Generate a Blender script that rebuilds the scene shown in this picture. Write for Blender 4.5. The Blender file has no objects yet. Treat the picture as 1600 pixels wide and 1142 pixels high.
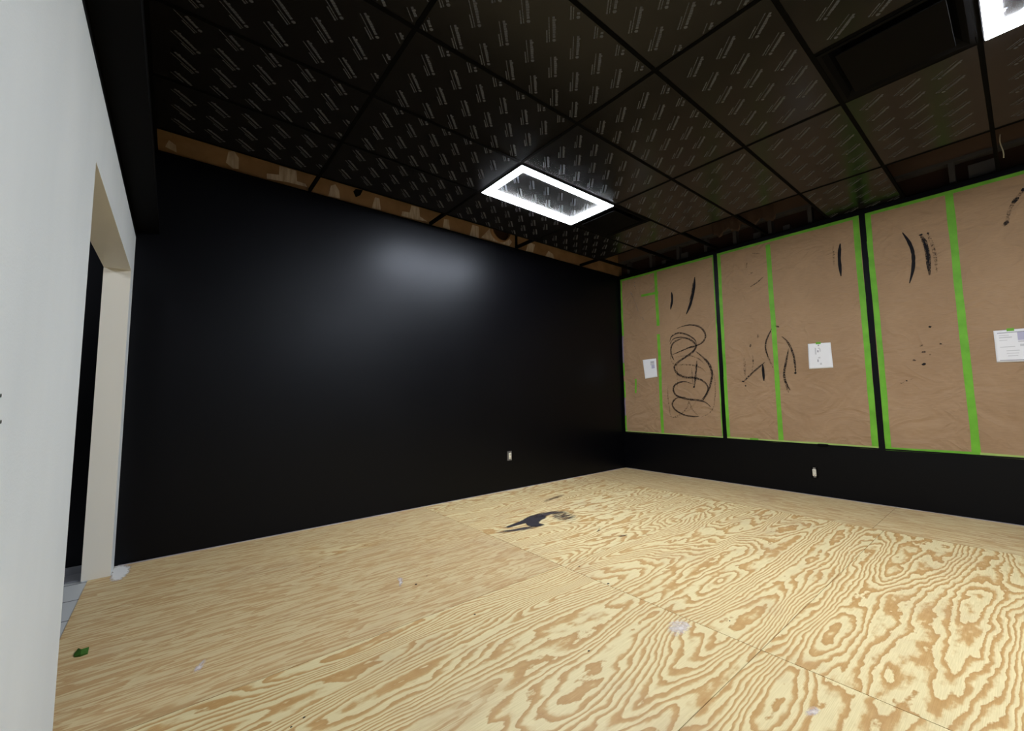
import bpy, bmesh, math, random
from mathutils import Matrix, Vector, noise
random.seed(7)
C = bpy.context.scene.collection

# ------------------------------------------------------------------ measures (metres)
HC = 1.1183                     # eye height
D = 4.0501                      # black back wall: plane y = D
W = 5.4575                      # window wall: plane x = W
CZ = 3.008                      # ceiling underside
XL = -0.264                     # room face of the white partition
XLO = -0.395                    # its hallway face
G = 0.6096                      # ceiling module
GX, GY = 0.877, 0.6358          # a ceiling grid crossing
ZS, ZH = 0.545, 2.957           # window sill and head
YB = -4.30                      # wall behind
M1, M2, M3 = 2.4975, 0.966, -0.566   # window mullion centres
JN, JF, HZ = 2.157, 3.852, 2.02 # door opening: near jamb, far jamb, header
SX, SXB, SZ = -0.192, -0.134, 2.315   # ceiling drop beside the partition (top and bottom edge)

# ------------------------------------------------------------------ camera
F, CX, CY = 653.3562, 8.7049, -8.0623
R = ((0.7733947137, -0.6337735067, -0.0138477049),
     (0.0440296098, 0.0754954016, -0.9961735982),
     (0.6323938727, 0.7698256858, 0.0862925447))
cd = bpy.data.cameras.new('camera'); cam = bpy.data.objects.new('camera', cd); C.objects.link(cam)
rx, ry, rz = (Vector(r) for r in R)
m = Matrix.Identity(4)
for i in range(3):
    m[i][0] = rx[i]; m[i][1] = -ry[i]; m[i][2] = -rz[i]; m[i][3] = (0, 0, HC)[i]
cam.matrix_world = m
cd.sensor_width = 36; cd.sensor_fit = 'HORIZONTAL'; cd.lens = F / 1600 * 36
cd.shift_x = -CX / 1600; cd.shift_y = CY / 1600
cd.clip_start = 0.02
bpy.context.scene.camera = cam

def ray(a, b):
    u, v = (a - 800 - CX) / F, (b - 571 - CY) / F
    return rx * u + ry * v + rz
def on(a, b, ax, val):          # the point of a plane seen at a pixel of the photograph
    r = ray(a, b); o = Vector((0, 0, HC))
    return o + r * ((val - o[ax]) / r[ax])

# ------------------------------------------------------------------ materials
def mat(name, col, rough=.6, spec=.5, metal=0, emit=None, estr=0):
    mt = bpy.data.materials.new(name); mt.use_nodes = True
    b = mt.node_tree.nodes['Principled BSDF']
    b.inputs['Base Color'].default_value = (*col, 1)
    b.inputs['Roughness'].default_value = rough
    b.inputs['Specular IOR Level'].default_value = spec
    b.inputs['Metallic'].default_value = metal
    if emit:
        b.inputs['Emission Color'].default_value = (*emit, 1)
        b.inputs['Emission Strength'].default_value = estr
    return mt
class NT:
    def __init__(s, mt):
        s.t = mt.node_tree; s.b = s.t.nodes['Principled BSDF']
    def n(s, kind, **kw):
        nd = s.t.nodes.new(kind)
        for k, v in kw.items():
            if k.startswith('i_'): nd.inputs[k[2:].replace('_', ' ')].default_value = v
            else: setattr(nd, k, v)
        return nd
    def l(s, a, b): s.t.links.new(a, b)
    def noise(s, vec, scale, detail=2, rough=.5, dist=0):
        nd = s.n('ShaderNodeTexNoise')
        nd.inputs['Scale'].default_value = scale; nd.inputs['Detail'].default_value = detail
        nd.inputs['Roughness'].default_value = rough; nd.inputs['Distortion'].default_value = dist
        if vec is not None: s.l(vec, nd.inputs['Vector'])
        return nd.outputs['Fac']
    def math(s, op, a, b=None, c=None):
        nd = s.n('ShaderNodeMath', operation=op)
        for i, v in enumerate((a, b, c)):
            if v is None: continue
            if isinstance(v, (int, float)): nd.inputs[i].default_value = v
            else: s.l(v, nd.inputs[i])
        return nd.outputs[0]
    def ramp(s, fac, stops, interp='LINEAR'):
        nd = s.n('ShaderNodeValToRGB'); cr = nd.color_ramp; cr.interpolation = interp
        while len(cr.elements) < len(stops): cr.elements.new(.5)
        for e, (p, c) in zip(cr.elements, stops):
            e.position = p; e.color = (*c, 1) if len(c) == 3 else c
        s.l(fac, nd.inputs[0]); return nd.outputs[0]
    def mix(s, fac, a, b, blend='MIX'):
        nd = s.n('ShaderNodeMix', data_type='RGBA', blend_type=blend)
        for sock, v in ((nd.inputs[0], fac), (nd.inputs[6], a), (nd.inputs[7], b)):
            if isinstance(v, (int, float)): sock.default_value = v
            elif isinstance(v, tuple): sock.default_value = (*v, 1)
            else: s.l(v, sock)
        return nd.outputs[2]
    def obj(s): return s.n('ShaderNodeTexCoord').outputs['Object']
    def uv(s): return s.n('ShaderNodeTexCoord').outputs['UV']
    def mapping(s, vec, scale, loc=(0, 0, 0)):
        nd = s.n('ShaderNodeMapping'); nd.inputs['Scale'].default_value = scale; nd.inputs['Location'].default_value = loc
        s.l(vec, nd.inputs['Vector']); return nd.outputs[0]
    def bump(s, h, strength, dist=.01):
        nd = s.n('ShaderNodeBump'); nd.inputs['Strength'].default_value = strength; nd.inputs['Distance'].default_value = dist
        s.l(h, nd.inputs['Height']); s.l(nd.outputs[0], s.b.inputs['Normal'])

M = {}
M['black_paint'] = mat('black_paint', (.0010, .0010, .0018), .39, .19)
M['black_paint'].node_tree.nodes['Principled BSDF'].inputs['Specular Tint'].default_value = (.86, .90, 1, 1)
t = NT(M['black_paint']); o = t.obj()
t.bump(t.noise(o, 180, 3, .6), .12, .002)
t.l(t.math('MULTIPLY_ADD', t.noise(o, 1.4, 3), .12, .33), t.b.inputs['Roughness'])
M['matte_black'] = mat('matte_black', (.0018, .0018, .0022), .65, .07)
M['grid_black'] = mat('grid_black', (.0015, .0015, .0015), .8, .06)
M['white_paint'] = mat('white_paint', (.66, .685, .70), .55, .4)
t = NT(M['white_paint']); o = t.obj()
t.bump(t.noise(o, 130, 4, .6), .18, .003)
t.l(t.ramp(t.noise(t.mapping(o, (1, 1, .35)), 2.2, 3, .6), [(.3, (.64, .69, .73)), (.7, (.71, .755, .79))]), t.b.inputs['Base Color'])
M['cream_paint'] = mat('cream_paint', (.82, .80, .73), .5, .4)
t = NT(M['cream_paint']); t.bump(t.noise(t.obj(), 90, 3), .1, .002)
M['grey_wall'] = mat('grey_wall', (.10, .10, .105), .7, .3)
M['plasterboard'] = mat('plasterboard', (.24, .145, .075), .85, .2)
t = NT(M['plasterboard'])
t.l(t.ramp(t.noise(t.obj(), 5, 4, .6), [(.3, (.20, .115, .055)), (.7, (.28, .17, .09))]), t.b.inputs['Base Color'])
M['mud'] = mat('mud', (.48, .40, .34), .9, .2)
t = NT(M['mud'])
t.l(t.ramp(t.noise(t.mapping(t.obj(), (8, 8, 1)), 6, 3), [(.35, (.36, .28, .21)), (.65, (.52, .44, .38))]), t.b.inputs['Base Color'])
M['steel'] = mat('steel', (.055, .052, .055), .5, .3)
M['dark_board'] = mat('dark_board', (.030, .015, .010), .9, .2)
M['old_board'] = mat('old_board', (.095, .060, .045), .9, .2)
M['deck'] = mat('deck', (.05, .04, .035), .9, .2)

# --- rotary-cut plywood: contour lines of a stretched noise field, one offset per sheet
M['plywood'] = mat('plywood', (.6, .45, .25), .5, .3)
t = NT(M['plywood']); uv = t.uv()
at = t.n('ShaderNodeAttribute', attribute_name='sheet'); sep = t.n('ShaderNodeSeparateColor'); t.l(at.outputs['Color'], sep.inputs[0])
s1, s2, s3 = sep.outputs
warp = t.noise(t.mapping(uv, (2.2, 7, 1)), 1, 3, .5)
field = t.noise(t.mapping(uv, (.46, 2.5, 1)), 1.0, 1.4, .42, .25)
fine = t.noise(t.mapping(uv, (13, 24, 1)), 1, 3, .6)
h = t.math('MULTIPLY', field, t.math('MULTIPLY_ADD', s1, 34, 28))
h = t.math('ADD', h, t.math('MULTIPLY', warp, 4.2))
h = t.math('ADD', h, t.math('MULTIPLY', fine, .9))
fr = t.math('FRACT', h)
cream, pale, tan, dk = (.70, .60, .355), (.63, .50, .275), (.52, .335, .145), (.455, .27, .105)
rings = t.ramp(fr, [(0, cream), (.36, cream), (.50, pale), (.62, tan), (.90, dk), (1.0, cream)])
st1 = t.noise(t.mapping(uv, (1.35, 13, 1)), 1, 3, .55, .3)
fr2 = t.math('FRACT', t.math('ADD', t.math('MULTIPLY', st1, 7.5), t.math('MULTIPLY', fine, .8)))
flat = t.ramp(fr2, [(0, (.655, .55, .335)), (.35, (.62, .505, .295)), (.6, (.53, .37, .19)), (.88, (.485, .32, .155)), (1, (.64, .53, .315))])
quiet = t.noise(t.mapping(uv, (.7, 1.9, 1), (31, 7, 0)), 1, 1)
qf = t.n('ShaderNodeMapRange'); qf.interpolation_type = 'SMOOTHSTEP'
t.l(t.math('ADD', t.math('MULTIPLY', t.math('SUBTRACT', quiet, .5), 2.2), s2), qf.inputs[0]); qf.inputs[1].default_value = .38; qf.inputs[2].default_value = .62
colr = t.mix(qf.outputs[0], rings, flat)
fib = t.ramp(t.noise(t.mapping(uv, (9, 420, 1)), 1, 2), [(.3, (.88, .86, .82)), (.7, (1.04, 1.04, 1.04))])
colr = t.mix(1.0, colr, fib, 'MULTIPLY')
tone = t.ramp(s3, [(0, (.86, .80, .76)), (.5, (1, .97, .93)), (1, (1.03, 1.03, 1.02))])
colr = t.mix(1.0, colr, tone, 'MULTIPLY')
ob = t.obj()
dirt = t.ramp(t.noise(ob, 1.7, 5, .65), [(.52, (0, 0, 0)), (.78, (1, 1, 1))])
colr = t.mix(t.math('MULTIPLY', dirt, .34), colr, (.36, .23, .15))
t.l(colr, t.b.inputs['Base Color'])
t.bump(fr, .05, .002)
M['ply_edge'] = mat('ply_edge', (.22, .12, .06), .8, .2)
M['speck'] = mat('speck', (.02, .015, .012), .7, .2)

M['hall_tile'] = mat('hall_tile', (.5, .52, .53), .4, .5)
t = NT(M['hall_tile']); br = t.n('ShaderNodeTexBrick', offset=.5)
br.inputs['Color1'].default_value = (.50, .52, .53, 1); br.inputs['Color2'].default_value = (.46, .48, .5, 1)
br.inputs['Mortar'].default_value = (.08, .08, .09, 1); br.inputs['Scale'].default_value = 1
br.inputs['Mortar Size'].default_value = .006; br.inputs['Brick Width'].default_value = .9; br.inputs['Row Height'].default_value = .30
t.l(t.mapping(t.obj(), (1, 1, 1), (0.3, .06, 0)), br.inputs['Vector']); t.l(br.outputs[0], t.b.inputs['Base Color'])

M['film'] = mat('film', (.0075, .0070, .0072), .2, .28)       # glossy black panel under clear protective film
t = NT(M['film']); o = t.obj()
t.l(t.math('MULTIPLY_ADD', t.noise(o, 2.5, 3), .08, .20), t.b.inputs['Roughness'])
t.bump(t.noise(o, 3.2, 2), .04, .01)
M['print'] = mat('print', (.080, .086, .105), .5, .2)
M['lamp'] = mat('lamp', (.9, .9, .9), .5, .3, 0, (.90, .95, 1.0), 118)
M['kraft'] = mat('kraft', (.235, .145, .088), .72, .3)
t = NT(M['kraft']); o = t.obj()
k = t.ramp(t.noise(o, 1.6, 4, .6), [(.3, (.285, .180, .102)), (.7, (.35, .228, .134))])
k = t.mix(1.0, k, t.ramp(t.noise(t.mapping(o, (1, 14, 160)), 1, 2), [(.3, (.93, .93, .93)), (.7, (1.05, 1.05, 1.05))]), 'MULTIPLY')
t.l(k, t.b.inputs['Base Color'])
h1 = t.noise(t.mapping(o, (1, 2.0, 1.1)), 1.9, 3, .5, .6)
h2 = t.math('ABSOLUTE', t.math('SUBTRACT', t.noise(t.mapping(o, (1, 1.3, 1.9)), 2.2, 2, .5, 1.2), .5))
t.bump(t.math('ADD', h1, t.math('MULTIPLY', h2, -1.2)), .75, .04)
M['tape'] = mat('tape', (.125, .36, .022), .6, .35)
t = NT(M['tape'])
t.l(t.ramp(t.noise(t.obj(), 9, 3), [(.3, (.105, .32, .018)), (.7, (.15, .42, .03))]), t.b.inputs['Base Color'])
M['tape_pale'] = mat('tape_pale', (.33, .46, .12), .6, .35)
M['tape_old'] = mat('tape_old', (.20, .17, .25), .7, .3)
M['stroke'] = mat('stroke', (.007, .006, .008), .6, .12)
def washed(name, col, lo, hi, scale=60, stretch=(1, 1, 1)):
    mt = mat(name, col, .7, .2); t = NT(mt)
    a = t.ramp(t.noise(t.mapping(t.obj(), stretch), scale, 3, .6), [(lo, (0, 0, 0)), (hi, (1, 1, 1))])
    t.l(a, t.b.inputs['Alpha']); return mt
M['stroke_dry'] = washed('stroke_dry', (.012, .009, .009), .27, .60, 70)
M['stroke_faint'] = washed('stroke_faint', (.045, .027, .02), .42, .74, 70)
M['clear_tape'] = washed('clear_tape', (.6, .52, .47), .45, .8, 60)
M['paper'] = mat('paper', (.74, .74, .77), .6, .3)
M['ink'] = mat('ink', (.30, .30, .34), .7, .2)
M['ink_pale'] = mat('ink_pale', (.52, .52, .55), .7, .2)
M['lavender'] = mat('lavender', (.42, .41, .55), .7, .2)
def soft(name, col, scale, rough_edge, lo, hi, top=1.0, stretch=(1, 1, 1)):
    """patch that fades out towards its own rim in a ragged way"""
    mt = mat(name, col, .6, .25); t = NT(mt)
    core = t.n('ShaderNodeAttribute', attribute_name='core').outputs['Fac']
    nz = t.math('MULTIPLY', t.math('SUBTRACT', t.noise(t.mapping(t.obj(), stretch), scale, 4, .65), .5), rough_edge)
    mr = t.n('ShaderNodeMapRange'); t.l(t.math('ADD', core, nz), mr.inputs[0])
    mr.inputs[1].default_value = lo; mr.inputs[2].default_value = hi; mr.inputs[4].default_value = top
    t.l(mr.outputs[0], t.b.inputs['Alpha']); return mt
M['paint_floor'] = soft('paint_floor', (.032, .029, .036), 30, .6, .02, .22, .95, (.6, 2, 1))
M['paint_floor_thin'] = soft('paint_floor_thin', (.05, .042, .05), 26, 1.1, .1, .8, .85, (.5, 2, 1))
M['paint_floor_dry'] = soft('paint_floor_dry', (.05, .04, .045), 20, 2.6, .45, 1.1, .8, (.5, 2, 1))
M['smudge_brown'] = soft('smudge_brown', (.15, .09, .055), 18, 2.2, .3, 1.0, .75, (.4, 2, 1))
M['smudge_white'] = soft('smudge_white', (.70, .66, .68), 26, 1.6, .35, 1.1, .75)
M['plaster_soft'] = soft('plaster_soft', (.74, .73, .72), 30, 1.2, .1, .5, .95)
M['plaster'] = mat('plaster', (.68, .67, .66), .8, .2)
M['leaf_green'] = mat('leaf_green', (.035, .11, .012), .6, .3)
M['ivory'] = mat('ivory', (.66, .62, .52), .4, .5)
M['galv'] = mat('galv', (.30, .30, .32), .35, .5, .8)
M['debris'] = mat('debris', (.42, .38, .42), .8, .2)
M['grey_strip'] = mat('grey_strip', (.28, .29, .32), .5, .4)
M['void'] = mat('void', (.002, .002, .002), .8, .1)

# ------------------------------------------------------------------ mesh helpers
class MB:
    def __init__(s): s.v = []; s.f = []; s.mi = []
    def face(s, pts, mi=0):
        b = len(s.v); s.v += [tuple(p) for p in pts]; s.f.append(tuple(range(b, b + len(pts)))); s.mi.append(mi)
    def box(s, x0, y0, z0, x1, y1, z1, mi=0):
        b = len(s.v)
        s.v += [(x0, y0, z0), (x1, y0, z0), (x1, y1, z0), (x0, y1, z0), (x0, y0, z1), (x1, y0, z1), (x1, y1, z1), (x0, y1, z1)]
        for q in ((3, 2, 1, 0), (4, 5, 6, 7), (0, 1, 5, 4), (1, 2, 6, 5), (2, 3, 7, 6), (3, 0, 4, 7)):
            s.f.append(tuple(b + i for i in q)); s.mi.append(mi)
    def prism(s, pts, off, mi=0, mi_side=None):     # closed outline pts, extruded by vector off
        b = len(s.v); n = len(pts); off = Vector(off)
        s.v += [tuple(p) for p in pts] + [tuple(Vector(p) + off) for p in pts]
        s.f.append(tuple(b + i for i in range(n))[::-1]); s.mi.append(mi)
        s.f.append(tuple(b + n + i for i in range(n))); s.mi.append(mi)
        for i in range(n):
            j = (i + 1) % n
            s.f.append((b + i, b + j, b + n + j, b + n + i)); s.mi.append(mi if mi_side is None else mi_side)
    def tube(s, path, r, seg=10, mi=0):
        b = len(s.v); n = len(path)
        for i, p in enumerate(path):
            p = Vector(p); d = (Vector(path[min(i + 1, n - 1)]) - Vector(path[max(i - 1, 0)])).normalized()
            a = d.orthogonal().normalized(); c = d.cross(a)
            for k in range(seg):
                w = 2 * math.pi * k / seg; s.v.append(tuple(p + (a * math.cos(w) + c * math.sin(w)) * r))
        for i in range(n - 1):
            for k in range(seg):
                k2 = (k + 1) % seg
                s.f.append((b + i * seg + k, b + i * seg + k2, b + (i + 1) * seg + k2, b + (i + 1) * seg + k)); s.mi.append(mi)
        s.f.append(tuple(b + k for k in range(seg))[::-1]); s.mi.append(mi)
        s.f.append(tuple(b + (n - 1) * seg + k for k in range(seg))); s.mi.append(mi)
    def build(s, name, mats, parent=None, bevel=0, smooth=False, origin=None):
        me = bpy.data.meshes.new(name)
        if origin is None and parent is not None: origin = tuple(world_loc(parent))
        og = Vector(origin or (0, 0, 0))
        me.from_pydata([tuple(Vector(v) - og) for v in s.v], [], s.f)
        if not isinstance(mats, (list, tuple)): mats = [mats]
        for q in mats: me.materials.append(q)
        me.polygons.foreach_set('material_index', s.mi)
        if smooth: me.polygons.foreach_set('use_smooth', [True] * len(s.f))
        me.update()
        if smooth:                                   # weld neighbouring faces
            w_ = bmesh.new(); w_.from_mesh(me); bmesh.ops.remove_doubles(w_, verts=w_.verts, dist=1e-5); w_.to_mesh(me); w_.free()
        ob = bpy.data.objects.new(name, me); C.objects.link(ob)
        if parent is not None:
            ob.parent = parent; ob.location = (0, 0, 0)
        else: ob.location = og
        if bevel:
            b = ob.modifiers.new('bevel', 'BEVEL'); b.width = bevel; b.segments = 2; b.limit_method = 'ANGLE'
        return ob
def world_loc(o):
    p = Vector(o.location)
    while o.parent is not None: o = o.parent; p += Vector(o.location)
    return p
def tag(o, label=None, cat=None, group=None, kind=None):
    if label: o['label'] = label
    if cat: o['category'] = cat
    if group: o['group'] = group
    if kind: o['kind'] = kind
    return o
def struct(o, label, cat): return tag(o, label, cat, None, 'structure')
def empty(name, loc, label, cat, group=None):
    o = bpy.data.objects.new(name, None); C.objects.link(o); o.location = loc; o.empty_display_size = .1
    return tag(o, label, cat, group)

# ------------------------------------------------------------------ floor
fb = MB(); sheets = []
xs = [-.366, 2.035, 4.478]
ys = [YB, 2.047 - 5 * 1.2192 - .1, 2.047 - 4 * 1.2192, 2.047 - 3 * 1.2192, 2.047 - 2 * 1.2192, 2.047 - 1.2192, 2.047, 2.047 + 1.2192, D]
ys = sorted(set([YB] + [2.047 + 1.2192 * k for k in range(-5, 2)] + [D]))
gp = .0017
rects = []
for ci in range(2):
    x0, x1 = xs[ci], xs[ci + 1]
    for yi in range(len(ys) - 1): rects.append((x0, ys[yi], x1, ys[yi + 1], 0, (ci, yi)))
yb2 = [YB, .90 - 2.4384 * 2, .90 - 2.4384, .90, .90 + 2.4384, D]
yb2 = sorted(y for y in yb2 if y >= YB)
for yi in range(len(yb2) - 1): rects.append((xs[2], yb2[yi], W, yb2[yi + 1], 1, (2, yi)))
uvs, sh = [], []
tones = {(0, 6): (.35, .95, .38), (0, 7): (.25, .75, .45), (0, 5): (.45, .05, .78), (1, 5): (.30, -.6, .85), (1, 6): (.32, -.5, .95), (1, 7): (.25, -.1, .75), (1, 4): (-.15, -.8, .75), (0, 4): (.0, -.5, .7)}
TON = {}
for (x0, y0, x1, y1, rot, key) in rects:
    a, b, c, d = x0 + (gp if x0 > -.3 else 0), y0 + (gp if y0 > YB + .1 else 0), x1 - (gp if x1 < W - .1 else 0), y1 - (gp if y1 < D - .1 else 0)
    fb.box(a if key[0] else XL, b, -.018, c, d, 0)
    ox, oy = random.uniform(0, 60), random.uniform(0, 60)
    tn = tones.get(key, (random.random(), random.random() * .6, .4 + .5 * random.random()))
    if key[0] == 2: tn = (.5, 1.2, .55)
    q = fb.v[-8:]
    for face in fb.f[-6:]:
        for vi in face:
            v = fb.v[vi]
            if key[0] == 0: TON[key] = (ox, oy, tn)
            uvs.append(((v[1] + ox, v[0] + oy) if rot else (v[0] + ox, v[1] + oy))); sh.append(tn)
# tongue of the plywood that runs into the doorway
for (x0, y0, x1, y1, rot, key) in rects:
    if key[0] or y1 <= JN or y0 >= JF: continue
    fb.box(-.368, max(JN, y0 + gp), -.018, XL, min(JF, y1 - gp), 0); ox, oy, tn = TON[key]
    for face in fb.f[-6:]:
        for vi in face:
            v = fb.v[vi]; uvs.append((v[0] + ox, v[1] + oy)); sh.append(tn)
nply = len(fb.f)
fb.box(XLO - 2.2, YB, -.06, W, D, -.0195, 1)
# nail heads and paint flecks
for (px, py, r) in ((650, 913, .013), (950, 912, .016), (742, 960, .010), (667, 900, .006), (455, 1136, .006), (475, 1121, .008), (570, 852, .008), (500, 885, .008), (905, 885, .012), (1140, 970, .007), (920, 1017, .009)):
    p = on(px, py, 2, 0)
    fb.prism([(p.x + .75 * r * math.cos(k) * random.uniform(.6, 1.1), p.y + .5 * r * math.sin(k) * random.uniform(.6, 1.1), .0002) for k in [i * math.pi / 4 for i in range(8)]], (0, 0, .0008), 2)
floor = fb.build('floor', [M['plywood'], M['ply_edge'], M['speck']])
me = floor.data
ul = me.uv_layers.new(name='UVMap'); ca = me.color_attributes.new('sheet', 'FLOAT_COLOR', 'CORNER')
nl = len(uvs)
ul = me.uv_layers['UVMap']; ca = me.color_attributes['sheet']
for i in range(len(me.loops)):
    ul.data[i].uv = uvs[i] if i < nl else (0, 0)
    ca.data[i].color = (*sh[i], 1) if i < nl else (0, 0, 0, 1)
struct(floor, 'bare plywood subfloor with swirling tan grain and thin sheet seams', 'floor')
hb = MB(); hb.box(XLO - 2.2, YB, -.0195, -.3685, D, -.004)
struct(hb.build('floor_hallway', M['hall_tile']), 'pale grey tiled floor seen through the door opening', 'floor')

# ------------------------------------------------------------------ walls
b = MB(); b.box(XLO - 2.2, D, -.06, W + .3, D + .13, CZ)
struct(b.build('wall_back', M['black_paint']), 'large satin black wall opposite with a soft lamp reflection', 'wall')
# unfinished board above the ceiling line of the back wall, with joint compound
b = MB(); b.box(XLO, D + .002, CZ, W + .3, D + .13, CZ + .95)
wb = struct(b.build('wall_back_upper', M['plasterboard']), 'raw brown plasterboard band above the black wall, patched with compound', 'wall')
pat = [  # outlines of the patches, photograph pixels
    [(258, 229), (264, 219), (275, 227), (276, 238)], [(353, 254), (357, 237), (366, 236), (373, 247), (373, 264), (364, 263)],
    [(417, 279), (417, 271), (436, 273), (437, 259), (463, 267), (464, 283), (477, 287), (480, 292), (447, 284)],
    [(513, 306), (517, 290), (524, 288), (530, 298), (531, 310)], [(581, 325), (586, 308), (593, 310), (595, 328)],
    [(627, 337), (629, 330), (640, 332), (643, 321), (655, 324), (656, 338), (668, 346), (650, 343)],
    [(692, 355), (694, 342), (701, 343), (703, 359)], [(734, 368), (738, 351), (748, 354), (748, 372)],
    [(752, 371), (770, 352), (784, 358), (800, 378), (796, 384)], [(822, 392), (826, 378), (836, 382), (833, 394)], [(852, 400), (857, 392), (864, 397), (866, 404)]]
b = MB()
for q in pat:
    pts = [on(x, y, 1, D - .001) for x, y in q]
    pts = [(p.x, D - .001, max(p.z, CZ + .003)) for p in pts]
    b.prism(pts, (0, .002, 0))
b.build('compound_patch', M['mud'], wb)
# hole, duct collar and strap in that band
b = MB(); pts = [on(x, y, 1, D - .002) for x, y in ((552, 299), (556, 295), (567, 297), (563, 305), (556, 308))]
b.prism([(p.x, D - .002, p.z) for p in pts], (0, .003, 0)); b.build('hole', M['void'], wb)
b = MB(); p = on(807, 368, 1, D - .015); b.box(p.x - .012, D - .02, CZ + .01, p.x + .012, D + .001, CZ + .5)
tag(b.build('hanger_strap', M['matte_black'], origin=(p.x, D - .01, CZ + .01)), 'short black hanger strap against the raw board right of the lamp', 'strap')
b = MB(); p = on(785, 345, 1, D - .06); cx, cz, r0 = p.x, CZ + .19, .155
n = 28
for k in range(n):
    a0, a1 = 2 * math.pi * k / n, 2 * math.pi * (k + 1) / n
    c = lambda a, r, y: (cx + r * math.cos(a), y, cz + r * math.sin(a))
    b.face([c(a0, r0, D - .05), c(a1, r0, D - .05), c(a1, r0 - .012, D - .05), c(a0, r0 - .012, D - .05)])
    b.face([c(a0, r0, D), c(a1, r0, D), c(a1, r0, D - .05), c(a0, r0, D - .05)])
    b.face([c(a0, r0 - .012, D - .05), c(a1, r0 - .012, D - .05), c(a1, r0 - .012, D), c(a0, r0 - .012, D)])
b.face([(cx + (r0 - .012) * math.cos(2 * math.pi * k / n), D - .004, cz + (r0 - .012) * math.sin(2 * math.pi * k / n)) for k in range(n)], 1)
tag(b.build('duct_collar', [M['plasterboard'], M['dark_board']], origin=(cx, D, cz)), 'round brown duct collar half hidden above the ceiling, behind the lit lamp', 'duct collar')

b = MB(); b.box(W, YB, -.06, W + .3, D + .0, ZS); 
struct(b.build('wall_right', M['black_paint']), 'low black wall under the papered windows', 'wall')
b = MB(); b.box(W + .0, YB, CZ + .225, W + .3, D, CZ + .95); b.box(W + .085, YB, CZ + .02, W + .3, D, CZ + .225, 1)
wr = struct(b.build('wall_right_upper', [M['old_board'], M['dark_board']]), 'unfinished brown framing above the windows, seen through open ceiling bays', 'wall')
ystud = [3.86, 3.46, 3.02, 2.62, 2.24, 1.83, 1.42, .30, -.22, -.64]
for y in ystud:
    q = MB(); q.box(W - .002, y - .02, CZ + .02, W + .085, y + .02, CZ + .225); q.build('stud', M['steel'], wr)
q = MB(); q.box(W - .006, YB, CZ + .205, W + .085, D, CZ + .235); q.build('track', M['steel'], wr)
for y, s in ((3.25, .07), (2.93, .10), (1.98, .09), (1.66, .07), (.12, .16), (-.34, .12)):
    q = MB(); q.box(W + .01, y - s / 2, CZ + .018, W + .07, y + s / 2, CZ + .018 + s * .75); q.build('block', M['steel'], wr, .004)
# crumpled brown paper hanging down behind the board edge
q = MB(); nx = 26
for i in range(nx):
    for j in range(6):
        def P(i, j):
            y = 1.75 + .75 * i / nx; z = CZ + .40 - .036 * j * (1 + .16 * math.sin(i * .9) + .08 * math.sin(i * 2.3 + j))
            return (W - .02 - .02 * math.sin(i * 1.7 + j * .8) - .004 * j, y, z)
        q.face([P(i, j), P(i + 1, j), P(i + 1, j + 1), P(i, j + 1)])
ob_ = q.build('hanging_paper', M['old_board'], wr, 0, True)
sm = ob_.modifiers.new('s', 'SOLIDIFY'); sm.thickness = .001

b = MB(); b.box(XLO - 2.2, YB - .13, -.06, W + .3, YB, CZ + .95)
struct(b.build('wall_front', M['grey_wall']), 'plain grey wall behind the viewer', 'wall')
b = MB()
b.box(XLO, YB, -.02, XL, JN, SZ); b.box(XLO, JF, -.02, XL, D, SZ); b.box(XLO, JN, HZ, XL, JF, SZ)
wl = struct(b.build('wall_left', M['white_paint']), 'white painted partition with a cased opening beside the black wall', 'wall')
for nm, bx in (('jamb', (XLO - .004, JF - .0015, 0.001, XL - .0002, JF, HZ)), ('jamb', (XLO - .004, JN, 0.001, XL - .0002, JN + .0015, HZ)), ('header', (XLO - .004, JN + .0015, HZ - .0015, XL - .0002, JF - .0015, HZ))):
    q = MB(); q.box(*bx); q.build(nm, M['cream_paint'], wl)
# two small fixing holes
for (px, py) in ((1, 618), (1, 659)):
    p = on(px, py, 0, XL); q = MB()
    q.prism([(XL - .001, p.y + .004 * math.cos(a), p.z + .004 * math.sin(a)) for a in [k * math.pi / 4 for k in range(8)]], (.0016, 0, 0)); q.build('screw_hole', M['speck'], wl)
b = MB(); b.box(XLO - 2.33, YB, -.06, XLO - 2.2, D, CZ)
struct(b.build('wall_hallway', M['grey_wall']), 'grey hallway wall beyond the opening', 'wall')
b = MB(); b.box(XLO - 2.2, YB, CZ - .25, XLO, D, CZ)
struct(b.build('ceiling_hallway', M['matte_black']), 'dark hallway ceiling beyond the opening', 'ceiling')
b = MB(); b.box(XLO - 2.33, YB - .13, CZ + .95, W + .3, D + .13, CZ + 1.05); b.box(XLO - 2.33, YB, CZ, XLO - 2.2, D, CZ + .95)
struct(b.build('ceiling_deck', M['deck']), 'dark roof deck above the panel ceiling', 'ceiling')
b = MB(); b.prism([(XLO, YB, SZ), (XL, YB, SZ), (XL, YB, SZ + .055), (SXB, YB, SZ + .055), (SX, YB, CZ), (SX, YB, CZ + .2), (XLO, YB, CZ + .2)], (0, D - YB, 0))
struct(b.build('trim_1', M['matte_black']), 'long black boxed drop along the top of the white partition', 'bulkhead')

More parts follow.
